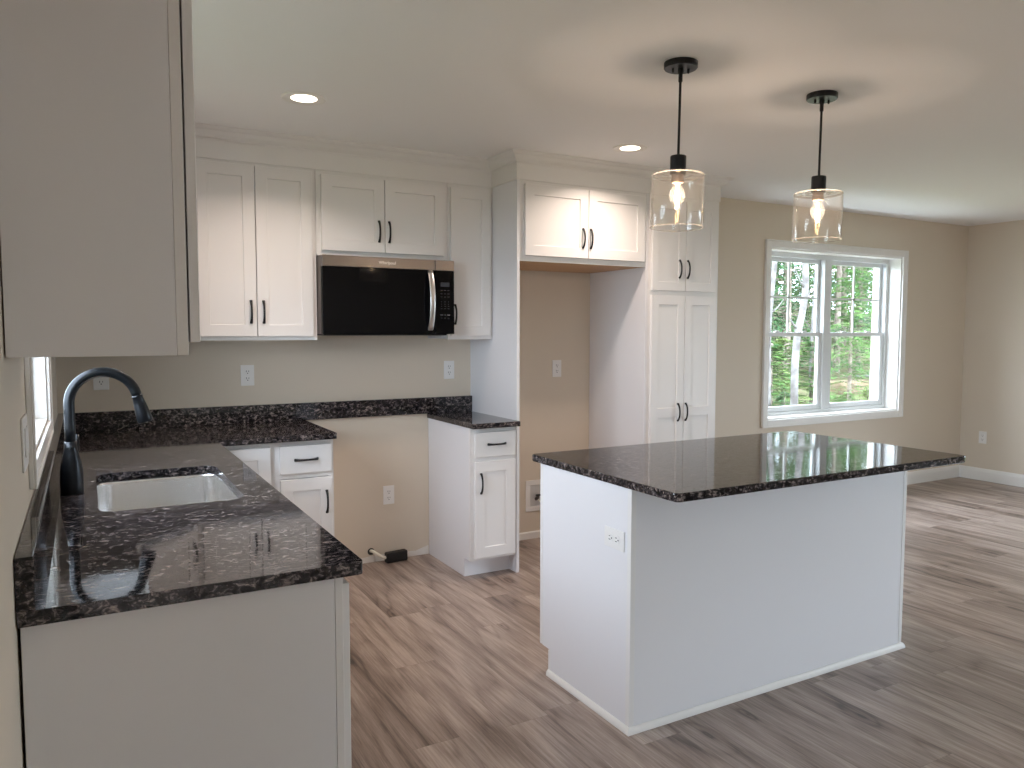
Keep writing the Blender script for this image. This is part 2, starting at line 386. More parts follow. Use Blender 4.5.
# ================================================================== room shell
H = 2.462; XR = 7.69; YW = -0.088; YB = -8.0; WT = 0.2
struct('floor', bx(-.2, XR+.2, YB-.2, .2, -.12, 0), M['floor'])
struct('ceiling', bx(-.2, XR+.2, YB-.2, .2, H, H+.15), M['ceil'])
def wall_y(name, x0, x1, y0, y1, hole):
    bm = B()
    if hole:
        a, b_, c, d = hole
        box(bm, x0, a, y0, y1, 0, H); box(bm, b_, x1, y0, y1, 0, H); box(bm, a, b_, y0, y1, d, H)
        if c > 0: box(bm, a, b_, y0, y1, 0, c)
    else: box(bm, x0, x1, y0, y1, 0, H)
    return struct(name, bm, M['wall'])
def wall_x(name, x0, x1, y0, y1, hole):
    bm = B(); a, b_, c, d = hole
    box(bm, x0, x1, y0, a, 0, H); box(bm, x0, x1, b_, y1, 0, H); box(bm, x0, x1, a, b_, d, H)
    if c > 0: box(bm, x0, x1, a, b_, 0, c)
    return struct(name, bm, M['wall'])
WX0, WX1, WZ0, WZ1 = 4.975, 6.672, .714, 2.112       # far window opening
SY0, SY1, SZ0, SZ1 = -2.29, -1.20, 1.10, 2.08        # sink window opening
wall_y('wall_back', 0, 3.905, 0, .2, None)
wall_y('wall_dining', 3.905, XR, YW, .2, (WX0, WX1, WZ0, WZ1))
bm = B()
for a, b_, c, d in ((YB, -7.4, 0, H), (-5.4, SY0, 0, H), (SY1, .2, 0, H), (-7.4, -5.4, 2.05, H), (SY0, SY1, 0, SZ0), (SY0, SY1, SZ1, H)): box(bm, -.2, 0, a, b_, c, d)
struct('wall_left', bm, M['wall'])
bm = B()
for a, b_, c, d in ((YB, -4.9, 0, H), (-2.9, .2, 0, H), (-4.9, -2.9, 2.05, H)): box(bm, XR, XR+.2, a, b_, c, d)
struct('wall_right', bm, M['wall'])
wall_y('wall_rear', 0, XR, YB-.2, YB, None)

# ---- windows
def casing(bm, axis, w0, w1, z0, z1, face, cw, th):
    """picture-frame casing with a small back-band; axis 'y' = window in a wall facing -y, 'x' = facing +x"""
    def bb(a, b_, c, d, t0, t1):
        if axis == 'y': box(bm, a, b_, face-t1, face-t0, c, d)
        elif axis == 'x': box(bm, face+t0, face+t1, a, b_, c, d)
        elif axis == '-x': box(bm, face-t1, face-t0, a, b_, c, d)
        else: box(bm, a, b_, face+t0, face+t1, c, d)
    t = th
    bb(w0-cw, w0, z0-cw, z1+cw, 0, t); bb(w1, w1+cw, z0-cw, z1+cw, 0, t); bb(w0, w1, z1, z1+cw, 0, t); bb(w0, w1, z0-cw, z0, 0, t)
    o = .012
    bb(w0-cw, w0-cw+o, z0-cw, z1+cw, t, t+.006); bb(w1+cw-o, w1+cw, z0-cw, z1+cw, t, t+.006); bb(w0-cw+o, w1+cw-o, z1+cw-o, z1+cw, t, t+.006); bb(w0-cw+o, w1+cw-o, z0-cw, z0-cw+o, t, t+.006)
    return bm
def ring_y(bm, x0, x1, z0, z1, y0, y1, fl, fr, fb, ft):
    box(bm, x0, x0+fl, y0, y1, z0, z1); box(bm, x1-fr, x1, y0, y1, z0, z1); box(bm, x0+fl, x1-fr, y0, y1, z0, z0+fb); box(bm, x0+fl, x1-fr, y0, y1, z1-ft, z1)
    return bm
win = struct('window_1', casing(B(), 'y', WX0, WX1, WZ0, WZ1, YW-.001, .062, .018), M['trim'], bevel=.003)
bm = B(); j = .012
box(bm, WX0, WX0+j, YW, .03, WZ0, WZ1); box(bm, WX1-j, WX1, YW, .03, WZ0, WZ1); box(bm, WX0+j, WX1-j, YW, .03, WZ1-j, WZ1); box(bm, WX0+j, WX1-j, YW, .03, WZ0, WZ0+j)
obj('jamb_lining', bm, M['trim'], win)
obj('window_frame', ring_y(B(), WX0+j, WX1-j, WZ0+j, WZ1-j, .03, .11, .035, .035, .03, .04), M['vinyl'], win, bevel=.003)
cxm = (WX0+WX1)/2
obj('mullion', bx(cxm-.045, cxm+.045, .025, .11, WZ0+j+.03, WZ1-j-.04), M['vinyl'], win, bevel=.004)
for k, (a, b_) in enumerate(((WX0+j+.035, cxm-.045), (cxm+.045, WX1-j-.035))):
    up_ = obj('upper_sash', ring_y(B(), a, b_, 1.395, WZ1-j-.04, .075, .10, .035, .035, .035, .035), M['vinyl'], win, bevel=.003)
    lo_ = obj('lower_sash', ring_y(B(), a, b_, WZ0+j+.03, 1.43, .042, .070, .042, .042, .045, .035), M['vinyl'], win, bevel=.003)
    obj('pane', bx(a+.034, b_-.034, .086, .090, 1.429, WZ1-j-.074), M['pane'], up_)
    obj('pane', bx(a+.041, b_-.041, .054, .058, WZ0+j+.074, 1.396), M['pane'], lo_)
    bm = B(); mx_ = (a+b_)/2; zz = (1.43+WZ1-j-.075)/2
    box(bm, mx_-.008, mx_+.008, .083, .093, 1.43, WZ1-j-.075); box(bm, a+.035, b_-.035, .083, .093, zz-.008, zz+.008)
    obj('muntin_grid', bm, M['vinyl'], up_)
    for q in (a+(b_-a)*.28, a+(b_-a)*.72):
        obj('sash_lock', bx(q-.025, q+.025, .045, .068, 1.43, 1.442), M['vinyl'], lo_, bevel=.003)
# sink window
win2 = struct('window_2', casing(B(), 'x', SY0, SY1, SZ0, SZ1, .001, .050, .011), M['trim'], bevel=.002)
bm = B(); box(bm, -.11, 0, SY0, SY0+j, SZ0, SZ1); box(bm, -.11, 0, SY1-j, SY1, SZ0, SZ1); box(bm, -.11, 0, SY0+j, SY1-j, SZ1-j, SZ1); box(bm, -.11, 0, SY0+j, SY1-j, SZ0, SZ0+j)
obj('jamb_lining', bm, M['trim'], win2)
def ring_x(bm, y0, y1, z0, z1, x0, x1, f):
    box(bm, x0, x1, y0, y0+f, z0, z1); box(bm, x0, x1, y1-f, y1, z0, z1); box(bm, x0, x1, y0+f, y1-f, z0, z0+f); box(bm, x0, x1, y0+f, y1-f, z1-f, z1)
    return bm
obj('window_frame', ring_x(B(), SY0+j, SY1-j, SZ0+j, SZ1-j, -.15, -.06, .02), M['vinyl'], win2, bevel=.003)
for a, b_, xx in ((SY0+j+.03, -1.68, -.115), (-1.72, SY1-j-.03, -.09)):
    s_ = obj('sliding_sash', ring_x(B(), a, b_, SZ0+j+.03, SZ1-j-.03, xx, xx+.025, .04), M['vinyl'], win2, bevel=.003)
    obj('pane', bx(xx+.010, xx+.014, a+.039, b_-.039, SZ0+j+.069, SZ1-j-.069), M['pane'], s_)
# glazed doors added out of view in the right and left walls for daylight
def slider(name, kind, y0, y1, xf, sgn):
    dr = struct(name, casing(B(), kind, y0, y1, 0.062, 2.05, xf-sgn*.001, .062, .018), M['trim'])
    obj('door_frame', ring_x(B(), y0, y1, 0, 2.05, *sorted((xf+sgn*.03, xf+sgn*.13)), .04), M['vinyl'], dr)
    ym = (y0+y1)/2
    for a, b_, q in ((y0+.04, ym+.03, .05), (ym-.03, y1-.04, .085)):
        x0, x1 = sorted((xf+sgn*q, xf+sgn*(q+.03)))
        s_ = obj('sliding_panel', ring_x(B(), a, b_, .04, 2.01, x0, x1, .06), M['vinyl'], dr)
        obj('pane', bx(x0+.012, x0+.017, a+.059, b_-.059, .099, 1.951), M['pane'], s_)
slider('door_added_right', '-x', -4.9, -2.9, XR, 1)
slider('door_added_left', 'x', -7.4, -5.4, 0, -1)

# ---- baseboards
BBP = [(0, 0), (.014, 0), (.014, .085), (.011, .098), (.007, .112), (.003, .118), (0, .118)]
def bboard(name, path, prof=BBP): return struct(name, sweep(B(), path, prof), M['trim'])
bboard('baseboard_dining', [(3.91, YW-.001), (XR-.001, YW-.001), (XR-.001, -2.83)])
bboard('baseboard_right', [(XR-.001, -4.97), (XR-.001, YB+.001), (.001, YB+.001), (.001, -7.47)])
bboard('baseboard_left', [(.001, -5.33), (.001, -2.87)])
bboard('baseboard_alcove', [(2.355, -.001), (3.277, -.001)], [(0, 0), (.012, 0), (.012, .042), (.006, .05), (0, .05)])
# unpainted strip left where the range will stand
random.seed(4)
poly = [(1.25, .001), (2.03, .001), (2.03, .058)]
x = 1.985
for q in range(17):
    poly.append((x, .050 + random.uniform(-.006, .006) - (.012 if x < 1.95 else 0))); x -= .0435
poly.append((1.25, .05))
struct('trim_unpainted_strip', xzprism(B(), poly, -.0025, -.0005), M['primer'])

# ================================================================== cabinet kit
XP, YN, XM = Vector((1,0,0)), Vector((0,-1,0)), Vector((-1,0,0))
def shaker(O, U, N, u0, u1, z0, z1, t=.019, fr=.060, rec=.007, mids=()):
    """recessed panel door in one mesh, with a hairline chamfer; mids = (z_low, z_high) rails"""
    bm = B(); ch = .0015
    def P(u, n, z): return O + U*u + N*n + Vector((0,0,z))
    def rect(a, b_, c, d, n): return [bm.verts.new(P(u, n, z)) for u, z in ((a,c),(b_,c),(b_,d),(a,d))]
    def band(A, D):
        for i in range(4): bm.faces.new((A[i], A[(i+1)%4], D[(i+1)%4], D[i]))
    r0 = rect(u0, u1, z0, z1, 0); r1 = rect(u0, u1, z0, z1, t-ch); r2 = rect(u0+ch, u1-ch, z0+ch, z1-ch, t)
    bm.faces.new(r0); band(r0, r1); band(r1, r2)
    cells = []; zs = z0+ch
    for (a, b_) in mids:
        cells.append((zs, (a+b_)/2, (z0+fr if zs == z0+ch else None), a)); zs = (a+b_)/2; last = b_
    if mids: cells.append((zs, z1-ch, last, z1-fr))
    else: cells.append((z0+ch, z1-ch, z0+fr, z1-fr))
    for c0, c1, p0, p1 in cells:
        o = rect(u0+ch, u1-ch, c0, c1, t); i1 = rect(u0+fr, u1-fr, p0, p1, t); i2 = rect(u0+fr+.002, u1-fr-.002, p0+.002, p1-.002, t-rec)
        band(o, i1); band(i1, i2); bm.faces.new(i2)
    bmesh.ops.remove_doubles(bm, verts=bm.verts[:], dist=1e-5)
    return bm
def pull(O, U, N, uc, zc, n0, horizontal=False, Lh=.118, proj=.024):
    bm = B(); A = U if horizontal else Vector((0,0,1)); Sd = Vector((0,0,1)) if horizontal else U
    c = O + U*uc + Vector((0,0,zc)) + N*n0
    pts = []; rad = []
    n = 18
    for i in range(n+1):
        t = -1 + 2*i/n
        pts.append(c + A*(t*Lh/2) + N*(.0035 + (proj-.004)*max(0, 1-abs(t)**2.6)))
        f = abs(t)**3; rad.append((.0054+.0026*f, .0052-.0004*f))
    tube(bm, pts, rad, 10, side=Sd)
    for s in (-1, 1):
        q = c + A*(s*(Lh/2-.004))
        tube(bm, [q, q+N*.006], [(.0062, .0062), (.005, .005)], 10, side=Sd)
    return bm
def hang_door(parent, O, U, N, u0, u1, z0, z1, handle=None, flat=False, n0=.0015, fr=.060, mids=(), name='door'):
    """handle = (u, z, horizontal)"""
    O2 = O + N*n0
    if flat:
        d = obj(name, obox(B(), O2, U, N, u0, u1, 0, .019, z0, z1), M['cab'], parent, bevel=.002)
    else:
        d = obj(name, shaker(O2, U, N, u0, u1, z0, z1, fr=fr, mids=mids), M['cab'], parent)
    if handle:
        obj('handle', pull(O2, U, N, handle[0], handle[1], .019, handle[2]), M['black'], d, smooth=True)
    return d
O0 = Vector((0,0,0))
ZT = 2.308; UZ = 1.386; UF = .310
def upper(label, x0, x1, z0, z1, yf, name='wall_cabinet', group=None, under=None):
    """carcass on the back wall, front of its face frame at y = -yf"""
    t = thing(name, label, 'cabinet', ((x0+x1)/2, -.002, z0), group)
    e = .0005
    obj('carcass', bx(x0+e, x1-e, -yf+.019, -.002, z0+.004, z1), M['cab_end'], t)
    bm = B(); s = .030
    box(bm, x0+e, x0+s, -yf, -yf+.0188, z0, z1); box(bm, x1-s, x1-e, -yf, -yf+.0188, z0, z1)
    box(bm, x0+s, x1-s, -yf, -yf+.0188, z0, z0+s); box(bm, x0+s, x1-s, -yf, -yf+.0188, z1-s, z1)
    obj('face_frame', bm, M['cab'], t)
    if under:
        obj('underside_panel', bx(x0+.003, x1-.003, -yf+.022, -.004, z0+.0005, z0+.0038), M['wood'], t)
    return t
def F(yf): return Vector((0, -yf, 0))

# ---- back wall uppers
t = upper('tall two-door white wall cabinet left of the microwave', .612, 1.2495, UZ, ZT, UF)
hang_door(t, F(UF), XP, YN, .637, .9275, 1.407, 2.292, (.898, 1.535, False))
hang_door(t, F(UF), XP, YN, .9315, 1.227, 1.407, 2.292, (.962, 1.535, False))
t = upper('short two-door white wall cabinet directly above the microwave', 1.2505, 2.0325, 1.850, ZT, UF)
hang_door(t, F(UF), XP, YN, 1.277, 1.636, 1.877, 2.284, (1.602, 1.995, False))
hang_door(t, F(UF), XP, YN, 1.640, 2.004, 1.877, 2.284, (1.662, 1.995, False))
t = upper('narrow single-door white wall cabinet right of the microwave', 2.0335, 2.3325, UZ, ZT, UF)
hang_door(t, F(UF), XP, YN, 2.048, 2.312, 1.407, 2.284, (2.071, 1.536, False), fr=.058)
# ---- diagonal corner upper
t = thing('corner_wall_cabinet', 'angled white corner wall cabinet mirrored in the sink counter', 'cabinet', (.2, -.2, UZ))
poly = [(.002, -.002), (.611, -.002), (.611, -UF), (UF, -.611), (.002, -.611)]
obj('carcass', prism(B(), poly, UZ, ZT), M['cab_end'], t)
Dp = Vector((UF, -.611, 0)); Uv = Vector((1, 1, 0)).normalized(); Nv = Vector((1, -1, 0)).normalized()
Ld = (.611-UF)*math.sqrt(2)
hang_door(t, Dp, Uv, Nv, .03, Ld-.03, 1.407, 2.284, (Ld-.06, 1.535, False))
# ---- left wall uppers (front faces +x)
def upper_left(label, y0, y1, doors, handles):
    t = thing('wall_cabinet', label, 'cabinet', (.002, (y0+y1)/2, UZ))
    obj('carcass', bx(.003, .2885, y0, y1, UZ, ZT), M['cab_end'], t, bevel=.001)
    obj('face_frame', bx(.289, .3105, y0, y1, UZ, ZT), M['cab'], t, bevel=.001)
    for (a, b_), h in zip(doors, handles):
        hang_door(t, Vector((.3105, 0, 0)), Vector((0,1,0)), XP, a, b_, 1.413, 2.284, (h, 1.54, False), n0=.0045)
    return t
upper_left('white wall cabinet filling the upper left, plain end panel facing us', -2.856, -2.40, [(-2.851, -2.425)], [-2.46])
upper_left('white wall cabinet between sink window and corner, seen only mirrored', -1.035, -.6125, [(-1.030, -.642)], [-.995])

# ---- over-fridge cabinet, panels, pantry
YF = .619
t = upper('two-door white cabinet over the empty refrigerator alcove', 2.3525, 3.2785, 1.845, ZT, YF, under=True)
hang_door(t, F(YF), XP, YN, 2.378, 2.820, 1.876, 2.286, (2.779, 1.995, False))
hang_door(t, F(YF), XP, YN, 2.824, 3.256, 1.876, 2.286, (2.835, 1.995, False))
tag(obj('refrigerator_side_panel', bx(2.333, 2.352, -YF, -.002, .001, ZT), M['cab_end'], bevel=.001), 'tall white end panel left of the refrigerator alcove', 'cabinet panel')
tag(obj('refrigerator_side_panel', bx(3.279, 3.298, -YF, -.002, .001, ZT), M['cab_end'], bevel=.001), 'tall white panel between refrigerator alcove and pantry, shadow across it', 'cabinet panel')
t = thing('pantry_cabinet', 'full-height white pantry cabinet with four doors beside the alcove', 'cabinet', (3.6, -.003, 0))
obj('carcass', yzprism(B(), [(-.003, .001), (-.54, .001), (-.54, .11), (-YF+.019, .11), (-YF+.019, ZT), (-.003, ZT)], 3.2985, 3.900), M['cab_end'], t)
bm = B()
for a, b_, c, d in ((3.2985, 3.33, .11, ZT), (3.868, 3.9, .11, ZT), (3.33, 3.868, .11, .14), (3.33, 3.868, 1.665, 1.72), (3.33, 3.868, 2.27, ZT)): box(bm, a, b_, -YF, -YF+.0188, c, d)
obj('face_frame', bm, M['cab'], t)
hang_door(t, F(YF), XP, YN, 3.318, 3.594, 1.700, 2.280, (3.541, 1.842, False), fr=.056)
hang_door(t, F(YF), XP, YN, 3.598, 3.872, 1.700, 2.280, (3.611, 1.842, False), fr=.056)
hang_door(t, F(YF), XP, YN, 3.318, 3.594, .125, 1.668, (3.545, .903, False), mids=((.875, .934),), fr=.058)
hang_door(t, F(YF), XP, YN, 3.598, 3.872, .125, 1.668, (3.611, .903, False), mids=((.875, .934),), fr=.058)

# ---- frieze + crown
CP = [(-.22, -UF), (0,0)]
frz = [(0, 2.3085), (.006, 2.3085), (.006, 2.408), (0, 2.408)]
crn = [(0, 2.400), (.007, 2.400), (.010, 2.408), (.020, 2.412), (.034, 2.424), (.046, 2.440), (.058, 2.446), (.062, 2.452), (.066, 2.455), (.068, 2.4615), (0, 2.4615)]
pathA = [(0.002, -1.035), (UF, -1.035), (UF, -.611), (.611, -UF), (2.333, -UF), (2.333, -YF), (3.900, -YF), (3.900, YW-.002)]
pathB = [(0.002, -2.856), (UF, -2.856), (UF, -2.40), (0.002, -2.40)]
inner = [(-.02, 2.3085), (0, 2.3085)]
for pth, where in ((pathA, 'along the back wall cabinets, alcove and pantry'), (pathB, 'above the near left wall cabinet')):
    tag(obj('frieze_board', sweep(B(), pth, [(-.015, 2.3085), (.006, 2.3085), (.006, 2.3995), (-.015, 2.3995)]), M['cab'], bevel=0), 'flat white frieze board running '+where, 'trim board')
    tag(obj('crown_molding', sweep(B(), pth, [(-.015, 2.400)] + crn[1:-1] + [(-.015, 2.4615)]), M['cab']), 'curved white crown molding at the ceiling '+where, 'molding')

# ---- base cabinets
BF = .610; TK = .11; TY = .53; BT = .8835
def base_back(label, x0, x1, side=None):
    t = thing('base_cabinet', label, 'cabinet', ((x0+x1)/2, -.003, 0))
    prof = [(-.003, .001), (-TY, .001), (-TY, TK), (-BF+.0190, TK), (-BF+.0190, BT), (-.003, BT)]
    obj('carcass', yzprism(B(), prof, x0, x1), M['cab_end'], t)
    bm = B(); s = .028
    box(bm, x0, x0+s, -BF, -BF+.0188, TK, BT); box(bm, x1-s, x1, -BF, -BF+.0188, TK, BT)
    for c, d in ((TK, TK+s), (.688, .713), (BT-s, BT)): box(bm, x0+s, x1-s, -BF, -BF+.0188, c, d)
    obj('face_frame', bm, M['cab'], t)
    return t
t = base_back('narrow white base cabinet with drawer between range gap and alcove panel', 2.0335, 2.3325)
hang_door(t, F(BF), XP, YN, 2.057, 2.319, .713, .857, (2.194, .787, True), flat=True, name='drawer')
hang_door(t, F(BF), XP, YN, 2.057, 2.319, .128, .689, (2.092, .563, False))
t = base_back('narrow white base cabinet with drawer left of the range gap', .944, 1.2425)
hang_door(t, F(BF), XP, YN, .967, 1.227, .714, .857, (1.097, .785, True), flat=True, name='drawer')
hang_door(t, F(BF), XP, YN, .967, 1.229, .128, .685, (1.199, .558, False))
# corner (L-shaped)
t = thing('corner_base_cabinet', 'L-shaped white corner base cabinet under the counter bend', 'cabinet', (.3, -.3, 0))
bm = prism(B(), [(.003,-.003),(.9435,-.003),(.9435,-.53),(.53,-.53),(.53,-.9435),(.003,-.9435)], .001, TK)
obj('toe_base', bm, M['cab_end'], t)
obj('carcass', prism(B(), [(.003,-.003),(.9435,-.003),(.9435,-BF),(BF,-BF),(BF,-.9435),(.003,-.9435)], TK, BT), M['cab'], t)
hang_door(t, F(BF), XP, YN, .655, .921, .128, .857)
hang_door(t, Vector((BF,0,0)), Vector((0,1,0)), XP, -.921, -.655, .128, .857, (-.885, .62, False))
# left run, doors face +x
YX = Vector((0,1,0)); LO = Vector((BF, 0, 0))
def base_left(label, y0, y1, open_top=False):
    t = thing('base_cabinet', label, 'cabinet', (.003, (y0+y1)/2, 0))
    bm = B()
    if open_top:
        for a, b_ in ((y0, y0+.018), (y1-.018, y1)):
            xzprism(bm, [(.003, .001), (TY, .001), (TY, TK), (BF-.019, TK), (BF-.019, BT), (.003, BT)], a, b_)
        box(bm, .003, .012, y0+.018, y1-.018, TK, BT); box(bm, .012, BF-.019, y0+.018, y1-.018, TK, TK+.018); box(bm, TY-.015, TY, y0+.018, y1-.018, .001, TK)
    else:
        xzprism(bm, [(.003, .001), (TY, .001), (TY, TK), (BF-.019, TK), (BF-.019, BT), (.003, BT)], y0, y1)
    obj('carcass', bm, M['cab_end'], t)
    bm = B(); s = .028; x0, x1 = BF-.0188, BF
    box(bm, x0, x1, y0, y0+s, TK, BT); box(bm, x0, x1, y1-s, y1, TK, BT)
    for c, d in ((TK, TK+s), (.688, .713), (BT-s, BT)): box(bm, x0, x1, y0+s, y1-s, c, d)
    obj('face_frame', bm, M['cab'], t)
    return t
t = base_left('white drawer-and-door base cabinet between corner and sink', -1.2495, -.9445)
hang_door(t, LO, YX, XP, -1.227, -.967, .714, .857, (-1.097, .785, True), flat=True, name='drawer')
hang_door(t, LO, YX, XP, -1.227, -.967, .128, .685, (-1.2, .56, False))
t = base_left('white sink base cabinet beneath the steel sink', -2.1595, -1.2505, True)
hang_door(t, LO, YX, XP, -2.137, -1.273, .714, .857, None, flat=True, name='false_drawer_front')
hang_door(t, LO, YX, XP, -2.137, -1.707, .128, .685, (-1.74, .56, False))
hang_door(t, LO, YX, XP, -1.703, -1.273, .128, .685, (-1.67, .56, False))
t = thing('base_cabinet', 'white end base cabinet in the lower left corner, blank side facing us', 'cabinet', (.01, -2.5, 0))
obj('carcass', xzprism(B(), [(.006, .001), (TY, .001), (TY, TK), (.6035, TK), (.6035, BT), (.006, BT)], -2.840, -2.1605), M['cab_end'], t, bevel=.0012)
obj('face_frame', bx(.6045, .6225, -2.840, -2.1605, TK, BT), M['cab'], t, bevel=.0012)
for a, b_, h in ((-2.822, -2.502, -2.54), (-2.498, -2.183, -2.46)):
    hang_door(t, Vector((.6225,0,0)), YX, XP, a, b_, .128, .857, (h, .76, False), n0=.0015)

# ---- counters
CZ0, CZ1 = .884, .914; CD = .667; LN = -2.858
sinkhole = rrect(.150, .557, -2.045, -1.365, .055, 6)
def rc(poly, idx, r, n=5):
    out = []
    N_ = len(poly)
    for i, p in enumerate(poly):
        if i not in idx: out.append(p); continue
        p = Vector(p); a = (Vector(poly[i-1])-p).normalized(); b_ = (Vector(poly[(i+1)%N_])-p).normalized()
        c = p + (a+b_)*r
        for k in range(n+1):
            th = k/n*PI/2; v = c - b_*r*math.cos(th) - a*r*math.sin(th)
            out.append((v.x, v.y))
    return out
outer = rc([(.002, -.002), (.002, LN), (CD, LN), (CD, -CD), (1.249, -CD), (1.249, -.002)], {2, 4}, .014)
tag(obj('countertop', slab_with_holes(outer, [sinkhole], CZ0, CZ1), M['granite'], bevel=.004), 'L-shaped polished dark granite countertop holding the sink', 'countertop')
tag(obj('countertop', prism(B(), rc([(2.024, -.002), (2.024, -CD), (2.3328, -CD), (2.3328, -.002)], {1}, .006), CZ0, CZ1), M['granite'], bevel=.004), 'small dark granite countertop right of the range gap', 'countertop')
tag(obj('backsplash', bx(.033, 2.3325, -.031, -.0015, CZ1+.0005, 1.016), M['granite'], bevel=.002), 'low dark granite backsplash strip along the back wall', 'backsplash')
tag(obj('backsplash', bx(.0015, .0325, LN, -.0015, CZ1+.0005, 1.016), M['granite'], bevel=.002), 'low dark granite backsplash strip under the sink window', 'backsplash')

# ---- island
IX0, IX1, IY0, IY1 = 1.783, 3.332, -2.407, -1.79
t = thing('kitchen_island', 'long white kitchen island with blank panels facing the camera', 'island', (2.55, -2.1, 0))
pr = [(IY0, .001), (-1.863, .001), (-1.863, .112), (IY1-.019, .112), (IY1-.019, BT), (IY0, BT)]
obj('carcass', yzprism(B(), [(y+(.004 if y == IY0 else 0), z) for y, z in pr], IX0+.004, IX1-.004), M['cab_end'], t)
obj('face_frame', bx(IX0+.002, IX1-.002, IY1-.0188, IY1, .112, BT), M['cab'], t, bevel=.001)
for a, b_ in ((IX0, IX0+.004), (IX1-.004, IX1)):
    obj('end_panel', yzprism(B(), [(IY0+.022, .001), (-1.875, .001), (-1.875, .112), (IY1-.024, .112), (IY1-.024, BT), (IY0+.022, BT)], a, b_), M['cab_end'], t)
    obj('toe_trim', bx(a-.001 if a == IX0 else a, b_ if a == IX0 else b_+.001, -1.874, -1.8632, .001, .108), M['cab'], t)
for a, b_ in ((IX0-.0015, IX0+.020), (IX1-.020, IX1+.0015)):
    obj('corner_strip', bx(a, b_, IY0-.0015, IY0+.021, .001, BT), M['cab'], t, bevel=.0015)
obj('back_panel', bx(IX0+.0205, IX1-.0205, IY0+.0005, IY0+.0038, .001, BT), M['cab_end'], t)
q = [(0, .001), (.012, .001), (.0115, .010), (.009, .018), (.0045, .024), (0, .026)]
obj('shoe_molding', sweep(B(), [(IX0-.0016, -1.865), (IX0-.0016, IY0-.0016), (IX1+.0016, IY0-.0016), (IX1+.0016, -1.88)], [( o, z) for o, z in q]), M['trim'], t)
wI = (IX1-IX0-.05)/4
for k in range(4):
    a = -(IX1-.025) + k*wI
    hh = a+wI-.035 if k % 2 == 0 else a+.035
    hang_door(t, Vector((0, IY1, 0)), XM, Vector((0,1,0)), a+.003, a+wI-.003, .128, .689, (hh, .56, False))
    hang_door(t, Vector((0, IY1, 0)), XM, Vector((0,1,0)), a+.003, a+wI-.003, .713, .857, (a+wI/2, .785, True), flat=True, name='drawer')
ct = tag(obj('countertop', prism(B(), rc([(1.776, -1.722), (1.776, -2.650), (3.373, -2.650), (3.373, -1.722)], {0, 1, 2, 3}, .022), CZ0, CZ1), M['granite'], bevel=.005), 'rectangular dark granite countertop overhanging the white island', 'countertop')

# ================================================================== sink + faucet
def basin():
    bm = B()
    zs = [(.004, .8838), (.004, .872), (.002, .72), (-.010, .700), (-.035, .692)]
    rings = []
    for off, z in zs:
        r = max(.02, .058+off)
        rings.append([bm.verts.new((x, y, z)) for x, y in rrect(.150-off, .557+off, -2.045-off, -1.365+off, r, 6)])
    fl = [bm.verts.new((x, y, .8838)) for x, y in rrect(.150-.018, .557+.018, -2.045-.018, -1.365+.018, .07, 6)]
    rings.insert(0, fl)
    n = len(fl)
    for A, D in zip(rings, rings[1:]):
        for k in range(n): bm.faces.new((A[k], A[(k+1)%n], D[(k+1)%n], D[k]))
    cc = [bm.verts.new((.353+.045*math.cos(0), -1.705, .690))]
    c0 = bm.verts.new((.353, -1.705, .689)); bm.verts.remove(cc[0])
    for k in range(n): bm.faces.new((rings[-1][k], rings[-1][(k+1)%n], c0))
    return bm
sk = thing('kitchen_sink', 'undermount stainless steel sink set in the dark granite counter', 'sink', (.353, -1.705, .69))
bo = obj('basin', basin(), M['sink'], sk, smooth=True)
sol = bo.modifiers.new('thickness', 'SOLIDIFY'); sol.thickness = .0015; sol.offset = 0
obj('drain', lathe(B(), [(0, .002), (.022, .002), (.024, .004), (.040, .004), (.043, .001)], (.353, -1.705, .6895), 28), M['chrome'], sk, smooth=True)
fx, fy, fz = .080, -1.705, .9145
fc = thing('faucet', 'matte black gooseneck pull-down faucet behind the sink', 'faucet', (fx, fy, fz))
obj('body', lathe(B(), [(0, 0), (.033, 0), (.0335, .004), (.0335, .055), (.0325, .075), (.028, .105), (.0225, .128), (.0190, .145), (.0185, .168), (0, .168)], (fx, fy, fz), 40), M['faucet'], fc, smooth=True, bevel=0)
R_ = .0985; zc = 1.203; pts = [(fx, fy, 1.08), (fx, fy, 1.12), (fx, fy, 1.16)]
for i in range(29):
    a = PI - math.radians(168)*i/28
    pts.append((fx+R_+R_*math.cos(a), fy, zc+R_*math.sin(a)))
obj('spout', tube(B(), pts, .0158, 20), M['faucet'], fc, smooth=True)
e_ = Vector(pts[-1]); dirv = (Vector(pts[-1])-Vector(pts[-2])).normalized()
hd = [e_, e_+dirv*.006, e_+dirv*.008, e_+dirv*.034, e_+dirv*.062, e_+dirv*.088, e_+dirv*.094]
obj('spray_head', tube(B(), hd, [.0165, .0175, .0160, .0195, .0225, .0235, .020], 22), M['faucet'], fc, smooth=True)
obj('lever', tube(B(), [(fx+.010, fy+.016, 1.035), (fx+.016, fy+.036, 1.05), (fx+.018, fy+.046, 1.075), (fx+.019, fy+.050, 1.098)], [.010, .0085, .0065, .0055], 12), M['faucet'], fc, smooth=True)

